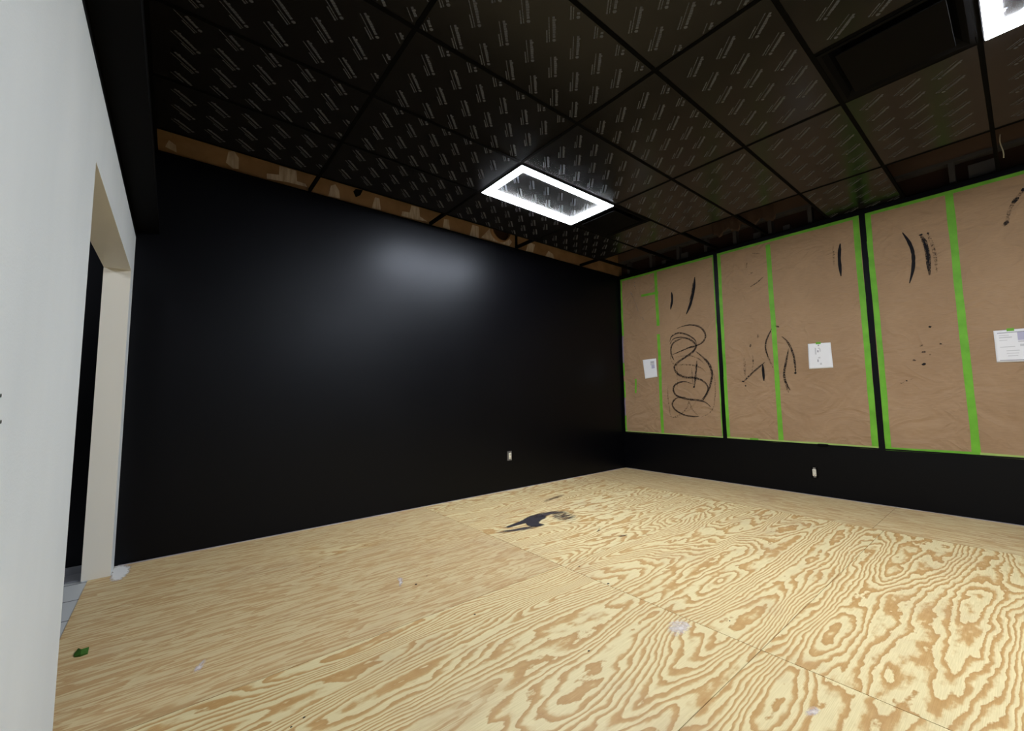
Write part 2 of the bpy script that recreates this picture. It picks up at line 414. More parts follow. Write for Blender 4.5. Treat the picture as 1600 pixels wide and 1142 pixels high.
# ragged pale strip where the walls meet the floor
def ragged(path, name, label):
    q = MB(); n = len(path)
    for i in range(n - 1):
        (a, wa), (c, wc) = path[i], path[i + 1]
        q.prism([a, c, (c[0] + wc[0], c[1] + wc[1], c[2]), (a[0] + wa[0], a[1] + wa[1], a[2])], (0, 0, .003))
    return struct(q.build(name, M['debris']), label, 'trim')
pth = []
x = XL + .02
while x < W - .01:
    w_ = -.006 - .012 * max(0, noise.noise(Vector((x * 4, 1, 2)))) - .006 * random.random(); pth.append(((x, D - .001, .0005), (0, w_))); x += .06
ragged(pth, 'baseboard_back', 'ragged pale paint masking edge along the foot of the black wall')
pth = []; y = D - .03
while y > -1.5:
    w_ = -.005 - .014 * max(0, noise.noise(Vector((y * 4, 5, 2)))) - .005 * random.random(); pth.append(((W - .001, y, .0005), (w_, 0))); y -= .06
ragged(pth, 'baseboard_right', 'ragged pale paint masking edge along the foot of the window wall')
q = MB(); q.box(XLO - 1.4, D - .16, -.0038, XLO - .006, D - .001, .004); q.box(XLO - 1.4, D - .012, .004, XLO - .006, D - .001, .05)
struct(q.build('baseboard_hallway', M['grey_strip']), 'grey strip at the foot of the black wall inside the opening', 'trim')
# ------------------------------------------------------------------ ceiling: lay-in panels, grid, lamps, diffusers
def cellx(c): return GX + 2 * G * c
def celly(r): return GY + G * r
print_half = .024 / 2
g = MB()
flz = CZ - .0015
for r in range(-9, 7):
    y = celly(r)
    if YB < y < D: g.box(SX, y - .012, flz - .001, W, y + .012, CZ + .003); g.box(SX, y - .004, CZ + .003, W, y + .004, CZ + .038)
for c in range(0, 4):
    x = cellx(c); g.box(x - .0122, YB, flz - .0012, x + .0122, D, CZ + .003); g.box(x - .0042, YB, CZ + .003, x + .0042, D, CZ + .0385)
for (x, r) in ((cellx(2) + G, 3), (cellx(1) + G, -1)): g.box(x - .012, celly(r), flz - .0005, x + .012, celly(r + 1), CZ + .003)
# wall angles
g.box(SX, D - .020, flz - .0012, W, D - .0005, CZ + .003); g.box(W - .024, YB, flz - .0012, W - .0005, D, CZ + .003); g.box(SX + .0005, YB, flz - .0012, SX + .020, D, CZ + .003)
ceil = struct(g.build('ceiling', M['grid_black']), 'black suspended ceiling grid holding glossy filmed panels', 'ceiling')
LAMPS = [(1, 3), (1, -2), (1, -7)]
DIFF = [(cellx(2), 3), (cellx(1) + G, -1)]
missing = {(3, r) for r in range(-9, 6) if r != 0} | {(c, 5) for c in range(-1, 4)}
S2 = math.sqrt(.5); dirv = Vector((S2, S2)); perp = Vector((S2, -S2))
letters = [.0125, .016, .0135, .0155, .0165, .0125, .0150, .0130, .0140]
def rect(sa, sb, ta, tb): return [(sa, ta), (sb, ta), (sb, tb), (sa, tb)]
mark = []
s0 = -.075
for i, hgt in enumerate(letters):                      # bold word
    a = s0 + i * .0142
    mark.append(rect(a, a + .0128, .004, .004 + hgt))
    if i % 4 == 1: mark.append(rect(a + .002, a + .010, .004 + hgt, .0075 + hgt))
mark.append([(.058, .004), (.066, .0), (.075, .006), (.075, .016), (.066, .021), (.058, .016)])   # badge after the word
for i in range(9): mark.append(rect(s0 + i * .0168, s0 + i * .0168 + .0148, -.0165, -.0118))     # thin line under it
for i in range(4): mark.append(rect(.000 + i * .017, .000 + i * .017 + .0155, -.0300, -.0235))   # short line
mark.append(rect(.066, .076, -.0315, -.0225))
LX, LY = .1805, .1735
OFF = {(0, 1): (1.070, 1.772), (0, 2): (1.040, 2.032), (0, 3): (1.040, 2.64), (1, 0): (2.262, 1.082), (1, 1): (2.262, 1.78)}
def panel(x0, x1, y0, y1, key):
    q = MB(); e = .0035
    a, b_, c_, d_ = x0 + e, y0 + e, x1 - e, y1 - e
    q.box(a, b_, CZ, c_, d_, CZ + .006)
    if y0 > -2.6:
        ox, oy = OFF.get(key, (x0 + random.choice((.13, .145, .16)), y0 + random.choice((.05, .10, .135))))
        i0, i1 = int((a - ox) / LX) - 2, int((c_ - ox) / LX) + 2
        j0, j1 = int((b_ - oy) / LY) - 2, int((d_ - oy) / LY) + 2
        for i in range(i0, i1 + 1):
            for j in range(j0, j1 + 1):
                cc = Vector((ox + i * LX, oy + j * LY))
                if not (a - .08 < cc.x < c_ + .08 and b_ - .08 < cc.y < d_ + .08): continue
                inside = []
                for poly in mark:
                    pts = [cc + dirv * s + perp * t_ for s, t_ in poly]
                    if all(a + .010 < p.x < c_ - .010 and b_ + .010 < p.y < d_ - .010 for p in pts): inside.append(pts)
                if len(inside) < 6: continue
                for pts in inside:
                        q.face([(p.x, p.y, CZ - .0004) for p in reversed(pts)], 1)
    return q.build('ceiling_panel', [M['film'], M['print']], ceil)
for c in range(-1, 4):
    for r in range(-9, 6):
        x0, x1 = max(cellx(c), SX), min(cellx(c + 1), W)
        y0, y1 = max(celly(r), YB), min(celly(r + 1), D)
        if y1 - y0 < .05 or (c, r) in missing: continue
        if (c, r) == (2, 3): x0 = cellx(2) + G
        if (c, r) == (1, -1): x1 = cellx(1) + G
        panel(x0, x1, y0, y1, (c, r))
def lamp(c, r, label):
    x0, x1, y0, y1 = cellx(c) + .013, cellx(c + 1) - .013, celly(r) + .013, celly(r + 1) - .013
    root = empty('frame_lamp', ((x0 + x1) / 2, (y0 + y1) / 2, CZ), label, 'ceiling lamp', 'rectangular frame lamps in the ceiling')
    def ring(q, i0, i1, z0, z1):
        X0, X1, Y0, Y1 = x0 + i0, x1 - i0, y0 + i0, y1 - i0; w = i1 - i0
        q.box(X0, Y0, z0, X1, Y0 + w, z1); q.box(X0, Y1 - w, z0, X1, Y1, z1)
        q.box(X0, Y0 + w, z0, X0 + w, Y1 - w, z1); q.box(X1 - w, Y0 + w, z0, X1, Y1 - w, z1)
    q = MB(); ring(q, 0, .006, CZ - .012, CZ - .0005); q.build('housing', M['matte_black'], root)
    q = MB(); ring(q, .006, .072, CZ - .016, CZ - .001); q.build('light_strip', M['lamp'], root)
lamp(1, 3, 'glowing rectangular frame lamp in the ceiling near the black wall')
lamp(1, -2, 'glowing rectangular frame lamp cut by the top right edge of the photo')
lamp(1, -7, 'added unseen rectangular frame lamp behind the viewer')  # unseen lamp added to light the partition and the near floor
def diffuser(x0, r, label):
    y0 = celly(r); x1, y1 = x0 + G, y0 + G; e = .014
    root = empty('air_diffuser', ((x0 + x1) / 2, (y0 + y1) / 2, CZ), label, 'air vent', 'square black air diffusers')
    q = MB()
    A = [(x0 + e, y0 + e, CZ - .004), (x1 - e, y0 + e, CZ - .004), (x1 - e, y1 - e, CZ - .004), (x0 + e, y1 - e, CZ - .004)]
    def ringpts(i, z): return [(x0 + i, y0 + i, z), (x1 - i, y0 + i, z), (x1 - i, y1 - i, z), (x0 + i, y1 - i, z)]
    prof = [(e, CZ - .001), (e, CZ - .006), (e + .02, CZ - .006), (e + .045, CZ + .012), (e + .085, CZ + .06), (e + .10, CZ + .11)]
    for (ia, za), (ib, zb) in zip(prof, prof[1:]):
        P0, P1 = ringpts(ia, za), ringpts(ib, zb)
        for k in range(4): q.face([P0[k], P0[(k + 1) % 4], P1[(k + 1) % 4], P1[k]])
    q.face(ringpts(e + .10, CZ + .11)); q.build('flared_frame', M['matte_black'], root)
    q = MB(); i = .085; q.box(x0 + i, y0 + i, CZ - .012, x1 - i, y1 - i, CZ - .004); q.build('face_plate', M['matte_black'], root, .003)
    for (sx, sy) in ((0, 0), (1, 0), (0, 1), (1, 1)):
        q = MB(); cx_, cy_ = (x0 + .14 if sx == 0 else x1 - .14), (y0 + .14 if sy == 0 else y1 - .14); q.box(cx_ - .008, cy_ - .008, CZ - .004, cx_ + .008, cy_ + .008, CZ + .11); q.build('hanger', M['matte_black'], root)
diffuser(DIFF[0][0], 3, 'square black air diffuser beside the far end of the lamp near the black wall')
diffuser(DIFF[1][0], -1, 'square black air diffuser beside the lamp at the top right edge')
# a loose pale wire hanging in the open bay
q = MB(); p = on(1561, 195, 0, 5.30); q_ = on(1560, 232, 0, 5.30)
q.tube([(5.30, p.y + .006 * math.sin(k * .8), CZ + .26 - .03 * k) for k in range(8)], .004, 8)
tag(q.build('hanging_wire', M['ivory'], None, 0, True), 'pale loose wire hanging in the open ceiling bay at the right edge', 'wire')

# ------------------------------------------------------------------ windows and their paper
def crease(y, z):
    v = Vector((y * 1.1 + 3, z * 1.7, 4.2))
    n1 = noise.noise(v); n2 = noise.noise(Vector((y * 2.6 + z * 1.9, z * 3.1 - y * 1.2, 9.1)))
    n3 = abs(noise.noise(Vector((y * 1.4 + z * 1.2, z * 1.9 - y * .6, 1.7))))
    e = max(0, min(1, (z - ZS) / .14, (ZH - z) / .14))
    return .004 + e * (.006 + .006 * n1 + .004 * n2 - .012 * min(n3, .25))
PX = W + .004
def pap(y, z, lift=0): return (PX - crease(y, z) - lift, y, z)
edges = [(M1 + .025, D - .03), (M2 + .025, M1 - .025), (M3 + .025, M2 - .025)]
for i, (y0, y1) in enumerate(edges):
    q = MB(); wd = .024
    ya, yb = y0 - .025, (y1 + .025 if i else D)
    q.box(W - .006, ya, ZS, W + .08, y0, CZ - .003); q.box(W - .006, y1, ZS, W + .08, yb, CZ - .003)
    q.box(W - .006, y0, ZH, W + .08, y1, CZ - .003); q.box(W - .006, y0, ZS, W + .08, y1, ZS + .012)
    wn = struct(q.build('window_%d' % (i + 1), M['black_paint']), ['window nearest the room corner, black frame, covered in brown paper', 'middle window, black frame, covered in brown paper', 'right hand window, black frame, covered in brown paper'][i], 'window')
    q = MB(); q.box(W + .03, y0, ZS + .012, W + .036, y1, ZH); q.build('glass_pane', M['void'], wn)
q = MB(); q.box(W - .006, YB, ZS, W + .08, M3 - .025, CZ - .003)
struct(q.build('wall_right_end', M['black_paint']), 'black wall past the last window', 'wall')

def ribbon(pts, widths, lift, thick=.0004):
    """strip along (y,z) points that hugs the paper"""
    q = MB(); n = len(pts); L, Rr = [], []
    for i, (y, z) in enumerate(pts):
        a, c = pts[max(i - 1, 0)], pts[min(i + 1, n - 1)]
        d = Vector((c[0] - a[0], c[1] - a[1])); d = d.normalized() if d.length else Vector((0, 1)); nn = Vector((-d.y, d.x)) * widths[i] / 2
        L.append((y + nn.x, z + nn.y)); Rr.append((y - nn.x, z - nn.y))
    for i in range(n - 1):
        q.face([pap(*L[i], lift), pap(*L[i + 1], lift), pap(*Rr[i + 1], lift), pap(*Rr[i], lift)][::-1])
    return q
def smooth_path(pts, k=6):
    P = [Vector(p) for p in pts]
    if len(P) == 2: return [tuple(P[0].lerp(P[1], i / k)) for i in range(k + 1)]
    P = [P[0]] + P + [P[-1]]; out = []
    for i in range(1, len(P) - 2):
        a, b_, c_, d_ = P[i - 1:i + 3]
        for j in range(k):
            s = j / k
            out.append(tuple(.5 * ((2 * b_) + (c_ - a) * s + (2 * a - 5 * b_ + 4 * c_ - d_) * s * s + (3 * b_ - a - 3 * c_ + d_) * s ** 3)))
    out.append(tuple(P[-1])); return out
lvl = [0]
def stroke(root, pxs, w, kind='stroke_dry', taper=True, name='paint_stroke'):
    pts = [on(x_, y_, 0, PX - .006) for x_, y_ in pxs]; pts = smooth_path([(p.y, p.z) for p in pts])
    n = len(pts); ws = []
    for i in range(n):
        s = i / (n - 1); ws.append(w * (min(1, .25 + 3.2 * min(s, 1 - s)) if taper else 1) * (1 + .25 * noise.noise(Vector((i * .7, w * 999, len(pxs))))))
    lvl[0] = (lvl[0] + 1) % 7
    return ribbon(pts, [x_ * 1.08 for x_ in ws], .0030 + .00015 * lvl[0]).build(name, M[kind], root)
def blob(root, px, py, r, kind='stroke'):
    p = on(px, py, 0, PX - .006); q = MB(); n = 9
    q.face([pap(p.y + r * math.cos(-2 * math.pi * k / n) * random.uniform(.5, 1.2), p.z + .7 * r * math.sin(-2 * math.pi * k / n) * random.uniform(.6, 1.2), .0045) for k in range(n)])
    q.build('paint_spot', M[kind], root)
def tape(root, pa, pb, w, kind='tape', wob=.004, lift=.0014, name='tape_strip'):
    n = 40; pts = []; ws = []
    for i in range(n + 1):
        s = i / n; y, z = pa[0] + (pb[0] - pa[0]) * s, pa[1] + (pb[1] - pa[1]) * s
        o_ = wob * noise.noise(Vector((y * 2.3, z * 2.3, w * 77))); dx, dz = pb[0] - pa[0], pb[1] - pa[1]; L_ = math.hypot(dx, dz)
        pts.append((y - dz / L_ * o_, z + dx / L_ * o_)); ws.append(w * (1 + .12 * noise.noise(Vector((y * 5, z * 5, 3)))))
    return ribbon(pts, ws, lift).build(name, M[kind], root)
def sheet(root, y0, y1, lift=0.0):
    q = MB(); z0, z1 = ZS + .004, ZH + .004; nx, nz = max(6, int((y1 - y0) / .03)), 80
    b0 = len(q.v)
    for j in range(nz + 1):
        for i in range(nx + 1): q.v.append(pap(y0 + (y1 - y0) * i / nx, z0 + (z1 - z0) * j / nz, lift))
    for j in range(nz):
        for i in range(nx):
            a = j * (nx + 1) + i; q.f.append((a, a + nx + 1, a + nx + 2, a + 1)); q.mi.append(0)
    ob_ = q.build('paper_sheet', M['kraft'], root, 0, True); return ob_
def B(px, py): p = on(px, py, 0, PX - .006); return (p.y, p.z)
def cover(i, label):
    y0, y1 = edges[i]
    return empty('paper_covering', (PX, (y0 + y1) / 2, ZS), label, 'paper covering', None), y0, y1

# ---- window 1
r1, y0, y1 = cover(0, 'brown kraft paper over the window nearest the corner, with a looping black scribble')
seam_t, seam_b = B(1023.8, 422), B(1035.5, 677)
sheet(r1, seam_b[0] - .02, y1); sheet(r1, y0, seam_b[0] + .02, .0003)
tape(r1, (y1 - .014, ZH), (y1 - .014, 2.05), .034); tape(r1, (y1 - .012, 1.62), (y1 - .012, 1.42), .026); tape(r1, (y1 - .012, 1.33), (y1 - .012, 1.08), .026); tape(r1, (y1 - .012, .80), (y1 - .012, ZS), .034)
tape(r1, (y1 - .010, 2.05), (y1 - .010, 1.62), .020, 'tape_old'); tape(r1, (y1 - .010, 1.08), (y1 - .010, .80), .018, 'tape_old')
tape(r1, (y1, ZH - .010), (y0, ZH - .010), .040, 'tape', .006, .0020)
tape(r1, (y1, ZS + .012), (y0, ZS + .012), .024, 'tape_pale', .004, .0020)
tape(r1, (y0 + .006, ZH), (y0 + .006, ZS), .014, 'tape', .003, .0016)
tape(r1, seam_t, B(1028.5, 509), .046, 'tape', .006, .0016); tape(r1, B(1028.8, 522), seam_b, .044, 'tape', .006, .0016)
tape(r1, B(1002, 462), B(1029, 457), .036, 'tape', .004, .0021)
tape(r1, B(993.5, 592), B(993.2, 614), .03, 'tape', .004, .0016)
Z1 = lambda L: [(960 + x_ / 3.685, 390 + y_ / 3.685) for x_, y_ in L]
stroke(r1, Z1([(330, 245), (333, 290), (325, 345)]), .030, 'stroke'); stroke(r1, Z1([(463, 158), (457, 230), (440, 310), (415, 372)]), .034, 'stroke')
stroke(r1, Z1([(452, 190), (445, 250), (432, 300)]), .012, 'stroke_dry')
for L_, w_, k_ in (
    ([(360, 455), (400, 440), (450, 434), (500, 450), (525, 490), (515, 525), (480, 550), (430, 565), (370, 590), (335, 605)], .018, 'stroke_dry'),
    ([(320, 545), (340, 515), (380, 505), (430, 515), (465, 540), (470, 560), (450, 590), (400, 625), (360, 655), (345, 682), (365, 715), (410, 735), (460, 738), (510, 755), (540, 792), (530, 830), (500, 868)], .022, 'stroke_dry'),
    ([(320, 530), (330, 500), (370, 480), (420, 490), (460, 515), (475, 540)], .016, 'stroke_dry'),
    ([(345, 640), (328, 600), (328, 560), (348, 530), (390, 512)], .018, 'stroke_dry'),
    ([(325, 600), (325, 630), (345, 660), (400, 662), (450, 665), (500, 682), (530, 712)], .014, 'stroke_faint'),
    ([(468, 585), (510, 620), (545, 660), (562, 720), (550, 790), (522, 850), (505, 872)], .022, 'stroke_dry'),
    ([(450, 772), (400, 760), (355, 775), (340, 805), (360, 840), (420, 860), (490, 868), (530, 882), (555, 905)], .020, 'stroke_dry'),
    ([(410, 850), (360, 855), (335, 885), (350, 920), (400, 950), (450, 960), (490, 960)], .018, 'stroke_dry'),
    ([(430, 870), (420, 910), (380, 950), (340, 965)], .014, 'stroke_faint'), ([(430, 870), (450, 920), (485, 955)], .016, 'stroke_faint'),
    ([(475, 640), (470, 700), (463, 792)], .018, 'stroke_dry'), ([(445, 680), (450, 740), (460, 790)], .012, 'stroke_faint'),
    ([(360, 665), (362, 720), (365, 790)], .010, 'stroke_faint'), ([(350, 620), (420, 610), (480, 625), (520, 660)], .012, 'stroke_faint'),
    ([(310, 780), (310, 850), (318, 915), (330, 962), (375, 965)], .012, 'stroke_faint'), ([(555, 660), (580, 760), (580, 860), (560, 930), (500, 965)], .012, 'stroke_faint')):
    stroke(r1, Z1(L_), w_ * 1.15, k_)
blob(r1, 960 + 460 / 3.685, 390 + 790 / 3.685, .02)
for L_, w_ in (([(95, 245), (118, 300), (140, 360)], .018), ([(115, 205), (128, 235)], .010), ([(163, 390), (170, 405)], .02), ([(82, 188), (92, 190)], .02), ([(114, 190), (122, 192)], .02)):
    stroke(r1, Z1(L_), w_, 'clear_tape', False, 'clear_tape')
# ---- window 2
r2, y0, y1 = cover(1, 'brown kraft paper over the middle window, black drips either side of its green seam')
seam_t, seam_b = B(1199.8, 382), B(1221, 688.5)
sheet(r2, seam_b[0] - .02, y1); sheet(r2, y0, seam_b[0] + .02, .0003)
tape(r2, (y1 - .020, ZH), (y1 - .020, ZS), .040, 'tape', .006, .0016); tape(r2, (y0 + .026, ZH), (y0 + .026, ZS), .050, 'tape', .006, .0016)
tape(r2, (y1, ZH - .012), (y0, ZH - .012), .040, 'tape', .008, .0021); tape(r2, (y1, ZS + .014), (y0, ZS + .014), .028, 'tape_pale', .004, .0021)
tape(r2, seam_t, seam_b, .050, 'tape', .006, .0019); tape(r2, B(1172, 686), B(1185, 686.5), .026, 'tape', .003, .0028)
Z2 = lambda L: [(1110 + x_ / 2.927, 330 + y_ / 2.927) for x_, y_ in L]
stroke(r2, Z2([(594, 148), (590, 215), (598, 297)]), .026, 'stroke')
for L_, w_, k_ in (
    ([(183, 346), (215, 326), (244, 300)], .010, 'stroke_dry'), ([(175, 292), (200, 276)], .012, 'stroke_faint'), ([(190, 193), (226, 194)], .014, 'stroke_faint'), ([(168, 235), (165, 260)], .012, 'stroke_faint'),
    ([(150, 782), (190, 742), (250, 690)], .018, 'stroke_dry'), ([(240, 700), (246, 776)], .026, 'stroke'), ([(281, 538), (258, 588), (253, 628), (266, 670)], .016, 'stroke_dry'),
    ([(327, 572), (355, 600), (378, 650), (388, 700), (390, 744)], .018, 'stroke_dry'), ([(358, 628), (347, 690), (338, 740), (345, 780), (365, 818)], .020, 'stroke_dry'),
    ([(185, 608), (183, 622)], .018, 'stroke_dry'), ([(192, 655), (196, 685), (190, 752)], .014, 'stroke_faint'), ([(155, 670), (160, 760)], .026, 'stroke_faint'), ([(220, 560), (218, 582)], .022, 'stroke_faint'),
    ([(298, 524), (316, 530)], .016, 'stroke_dry'), ([(255, 640), (270, 680), (288, 716)], .018, 'stroke_faint'), ([(333, 750), (350, 800), (358, 830)], .022, 'stroke_faint'), ([(562, 155), (565, 250)], .016, 'stroke_faint')):
    stroke(r2, Z2(L_), w_, k_)
for x_, y_, s in ((162, 798, .013), (150, 778, .016), (390, 740, .016), (195, 685, .009)): blob(r2, 1110 + x_ / 2.927, 330 + y_ / 2.927, s)
# ---- window 3
r3, y0, y1 = cover(2, 'brown kraft paper over the right hand window, with curved black dashes near its top')
seam_t, seam_b = B(1482, 302), B(1526.5, 712)
sheet(r3, seam_b[0] - .02, y1); sheet(r3, y0, seam_b[0] + .02, .0003)
tape(r3, (y1 - .024, ZH), (y1 - .024, ZS), .046, 'tape', .006, .0016); tape(r3, (y0 + .02, ZH), (y0 + .02, ZS), .04, 'tape', .006, .0016)
tape(r3, (y1, ZH - .012), (y0, ZH - .012), .038, 'tape', .008, .0021); tape(r3, (y1, ZS + .014), (seam_b[0] - .02, ZS + .014), .032, 'tape', .004, .0021); tape(r3, (seam_b[0] - .02, ZS + .014), (y0, ZS + .014), .03, 'tape_pale', .004, .0021)
tape(r3, seam_t, seam_b, .052, 'tape', .006, .0019)
Z3 = lambda L: [(1340 + x_ / 3.938, 270 + y_ / 3.938) for x_, y_ in L]
Z4 = lambda L: [(1340 + x_ / 4.57, 480 + y_ / 4.57) for x_, y_ in L]
stroke(r3, Z3([(276, 368), (318, 430), (342, 500), (342, 590), (320, 680)]), .024, 'stroke')
stroke(r3, Z3([(385, 380), (412, 425), (430, 490), (438, 560), (443, 630)]), .030, 'stroke_dry'); stroke(r3, Z3([(405, 412), (430, 490), (437, 560)]), .014, 'stroke')
stroke(r3, Z3([(428, 368), (455, 430), (475, 500), (488, 615)]), .022, 'stroke_faint')
stroke(r3, Z3([(1026, 98), (965, 180), (935, 230), (920, 300), (895, 328)]), .020, 'stroke_faint', False); stroke(r3, Z3([(990, 150), (950, 192)]), .026, 'stroke_dry'); stroke(r3, Z3([(930, 300), (900, 318)]), .028, 'stroke_dry')
for x_, y_, s, k_ in ((445, 948, .014, 'stroke'), (512, 1053, .010, 'stroke'), (392, 1062, .014, 'stroke_faint'), (1018, 105, .02, 'stroke'), (392, 382, .016, 'stroke'), (435, 372, .014, 'stroke_dry')): blob(r3, 1340 + x_ / 3.938, 270 + y_ / 3.938, s, k_)
for x_, y_, s, k_ in ((475, 406, .020, 'stroke'), (404, 378, .014, 'stroke_dry'), (474, 320, .016, 'stroke_dry'), (450, 275, .016, 'stroke_faint'), (518, 338, .008, 'stroke_dry'), (352, 525, .008, 'stroke'), (310, 540, .010, 'stroke_faint')): blob(r3, 1340 + x_ / 4.57, 480 + y_ / 4.57, s, k_)
stroke(r3, Z4([(300, 550), (350, 525), (400, 508)]), .006, 'stroke_faint')

# ---- notices on the paper
def notice(label, quad, tab, marks):
    """quad: four pixel corners (tl, tr, br, bl); marks: (u0,v0,u1,v1,material) inside the sheet"""
    P = [on(x_, y_, 0, PX - .012) for x_, y_ in quad]
    cen = sum((p for p in P), Vector()) / 4
    root = empty('paper_notice', (PX - .010, cen.y, cen.z), label, 'notice')
    xf = PX - .0135
    q = MB(); n = 16
    x_min = min(pap(p.y + (cen.y - p.y) * k, p.z + (cen.z - p.z) * k)[0] for p in P for k in (0, .25, .5, .75, 1)) - .0012
    def uvp(u, v, dx=0):
        a = P[0].lerp(P[1], u); b_ = P[3].lerp(P[2], u); p = a.lerp(b_, v)
        return (x_min - .0012 * math.sin(v * 3.1) - dx, p.y, p.z)
    for i in range(n):
        for j in range(n): q.face([uvp(i / n, j / n), uvp(i / n, (j + 1) / n), uvp((i + 1) / n, (j + 1) / n), uvp((i + 1) / n, j / n)])
    s_ = q.build('sheet', M['paper'], root, 0, True); sm_ = s_.modifiers.new('s', 'SOLIDIFY'); sm_.thickness = .0006; sm_.offset = 0
    for (u0, v0, u1, v1, mk) in marks:
        q = MB(); k = 4
        for j in range(k):
            va, vb = v0 + (v1 - v0) * j / k, v0 + (v1 - v0) * (j + 1) / k
            q.face([uvp(u0, va, .0011), uvp(u0, vb, .0011), uvp(u1, vb, .0011), uvp(u1, va, .0011)])
        q.build('printed_mark', M[mk], root)
    if tab:
        q = MB(); u0, u1, v0, v1 = tab
        q.face([uvp(u0, v0, .001), uvp(u0, v1, .001), uvp(u1, v1, .001), uvp(u1, v0, .001)]); q.build('tape_tab', M['tape'], root)
random.seed(3)
notice('small white notice on the brown paper nearest the room corner', [(1004.0, 562.4), (1024.8, 559.8), (1027.0, 588.6), (1008.0, 591.8)], None,
       [(.56, .12, .86, .34, 'ink_pale'), (.62, .34, .86, .52, 'lavender'), (.60, .16, .82, .20, 'ink')])
mk = [(.44, .06, .50, .12, 'ink'), (.30, .18, .36, .44, 'ink_pale'), (.44, .18, .52, .22, 'ink_pale'), (.50, .22, .55, .34, 'ink_pale'), (.40, .28, .46, .36, 'ink'), (.42, .55, .52, .60, 'ink_pale'), (.38, .64, .43, .74, 'ink'), (.48, .78, .56, .86, 'ink_pale')]
notice('white sheet with faint grey marks taped to the middle window paper', [(1262.0, 537.2), (1297.6, 535.0), (1302.0, 574.4), (1264.2, 576.6)], (.36, .58, -.05, .04), mk)
mk = [(.07, .075, 1.0, .10, 'ink'), (.07, .93, 1.0, .955, 'ink'), (.47, .10, .98, .34, 'lavender'), (.47, .36, .98, .40, 'ink_pale'), (.50, .46, .70, .53, 'ink_pale'), (.10, .22, .36, .25, 'ink_pale'), (.10, .16, .30, .18, 'ink_pale'), (.10, .31, .26, .33, 'ink_pale'), (.10, .52, .40, .54, 'ink_pale'), (.22, .64, .48, .66, 'ink_pale'), (.22, .72, .46, .74, 'ink_pale'), (.24, .80, .44, .82, 'ink_pale')]
notice('white printed permit sheet at the right edge with a pale purple block', [(1552.0, 517.0), (1632.0, 510.2), (1640.0, 563.6), (1557.4, 566.2)], (.27, .42, -.04, .05), mk)

# small black latch on the sill of the middle window
p = on(1286, 694, 0, W - .012); q = MB()
q.box(W - .022, p.y - .045, ZS - .012, W - .0055, p.y + .045, ZS + .018); q.box(W - .030, p.y - .028, ZS - .004, W - .022, p.y + .028, ZS + .010)
q.build('latch', M['matte_black'], bpy.data.objects['window_2'], .002)

# ------------------------------------------------------------------ outlets without cover plates
def outlet(px, py, ax, label, group='bare wall outlets'):
    val = D if ax == 1 else W
    p = on(px, py, ax, val)
    root = empty('wall_outlet', tuple(p), label, 'outlet', group)
    def bx(q, u0, z0, u1, z1, d0, d1):                # u along the wall, d out of the wall
        if ax == 1: q.box(p.x + u0, D - d1, p.z + z0, p.x + u1, D - d0, p.z + z1)
        else: q.box(W - d1, p.y + u0, p.z + z0, W - d0, p.y + u1, p.z + z1)
    q = MB(); bx(q, -.034, -.055, -.028, .055, -.03, .004); bx(q, .028, -.055, .034, .055, -.03, .004); bx(q, -.034, .050, .034, .056, -.03, .004); bx(q, -.034, -.056, .034, -.050, -.03, .004); bx(q, -.028, -.05, .028, .05, -.03, .0006)
    q.build('box', M['galv'] if ax == 1 else M['matte_black'], root)
    q = MB(); bx(q, -.017, -.038, .017, .034, .001, .016); rc = q.build('receptacle', M['ivory'], root, .004)
    for z in (-.020, .016):
        q = MB(); bx(q, -.008, z - .004, -.0055, z + .005, .016, .0164); bx(q, .0055, z - .004, .008, z + .004, .016, .0164); bx(q, -.002, z - .011, .002, z - .007, .016, .0164); q.build('slot', M['speck'], rc)
    q = MB(); bx(q, -.011, .034, .011, .052, .002, .008); q.build('strap', M['galv'], root); q = MB(); bx(q, -.011, -.053, .011, -.038, .002, .008); q.build('strap', M['galv'], root)
    return root
outlet(796, 712, 1, 'bare outlet without cover plate low on the large black back wall')
outlet(1273, 738, 0, 'bare cream outlet without cover plate under the middle papered window')

# ------------------------------------------------------------------ marks lying on the floor
def fan(pxs, name, mk, z, parent=None):
    """soft-edged patch lying on the floor: rim, inner ring and middle, with a 'core' value that fades to the rim"""
    P = [on(x_, y_, 2, 0) for x_, y_ in pxs]; P = smooth_path([(p.x, p.y) for p in P + [P[0]]], 4)[:-1]
    c = (sum(p[0] for p in P) / len(P), sum(p[1] for p in P) / len(P)); n = len(P)
    V = [(c[0], c[1], z + .0004)] + [(c[0] + (p[0] - c[0]) * .6, c[1] + (p[1] - c[1]) * .6, z + .0004) for p in P] + [(p[0], p[1], z) for p in P]
    core = [1.0] + [.62] * n + [0.0] * n
    q = MB(); q.v = V
    for k in range(n):
        k2 = (k + 1) % n; q.f += [(0, 1 + k, 1 + k2), (1 + k, 1 + n + k, 1 + n + k2, 1 + k2)]; q.mi += [0, 0]
    ob_ = q.build(name, M[mk], parent, origin=None if parent is not None else (c[0], c[1], z))
    ca_ = ob_.data.color_attributes.new('core', 'FLOAT_COLOR', 'POINT')
    for k, w_ in enumerate(core): ca_.data[k].color = (w_, w_, w_, 1)
    return ob_
def floor_shape(pxs, name, label, cat, mk): return tag(fan(pxs, name, mk, .0007), label, cat)
ps = empty('paint_stain', tuple(on(830, 815, 2, 0)), 'dried black paint smear on the plywood near the black wall', 'paint stain')
def stain_part(pxs, name, mk, z): fan(pxs, name, mk, z, ps)
K = lambda L: [(600 + x_ / 4, 720 + y_ / 4) for x_, y_ in L]
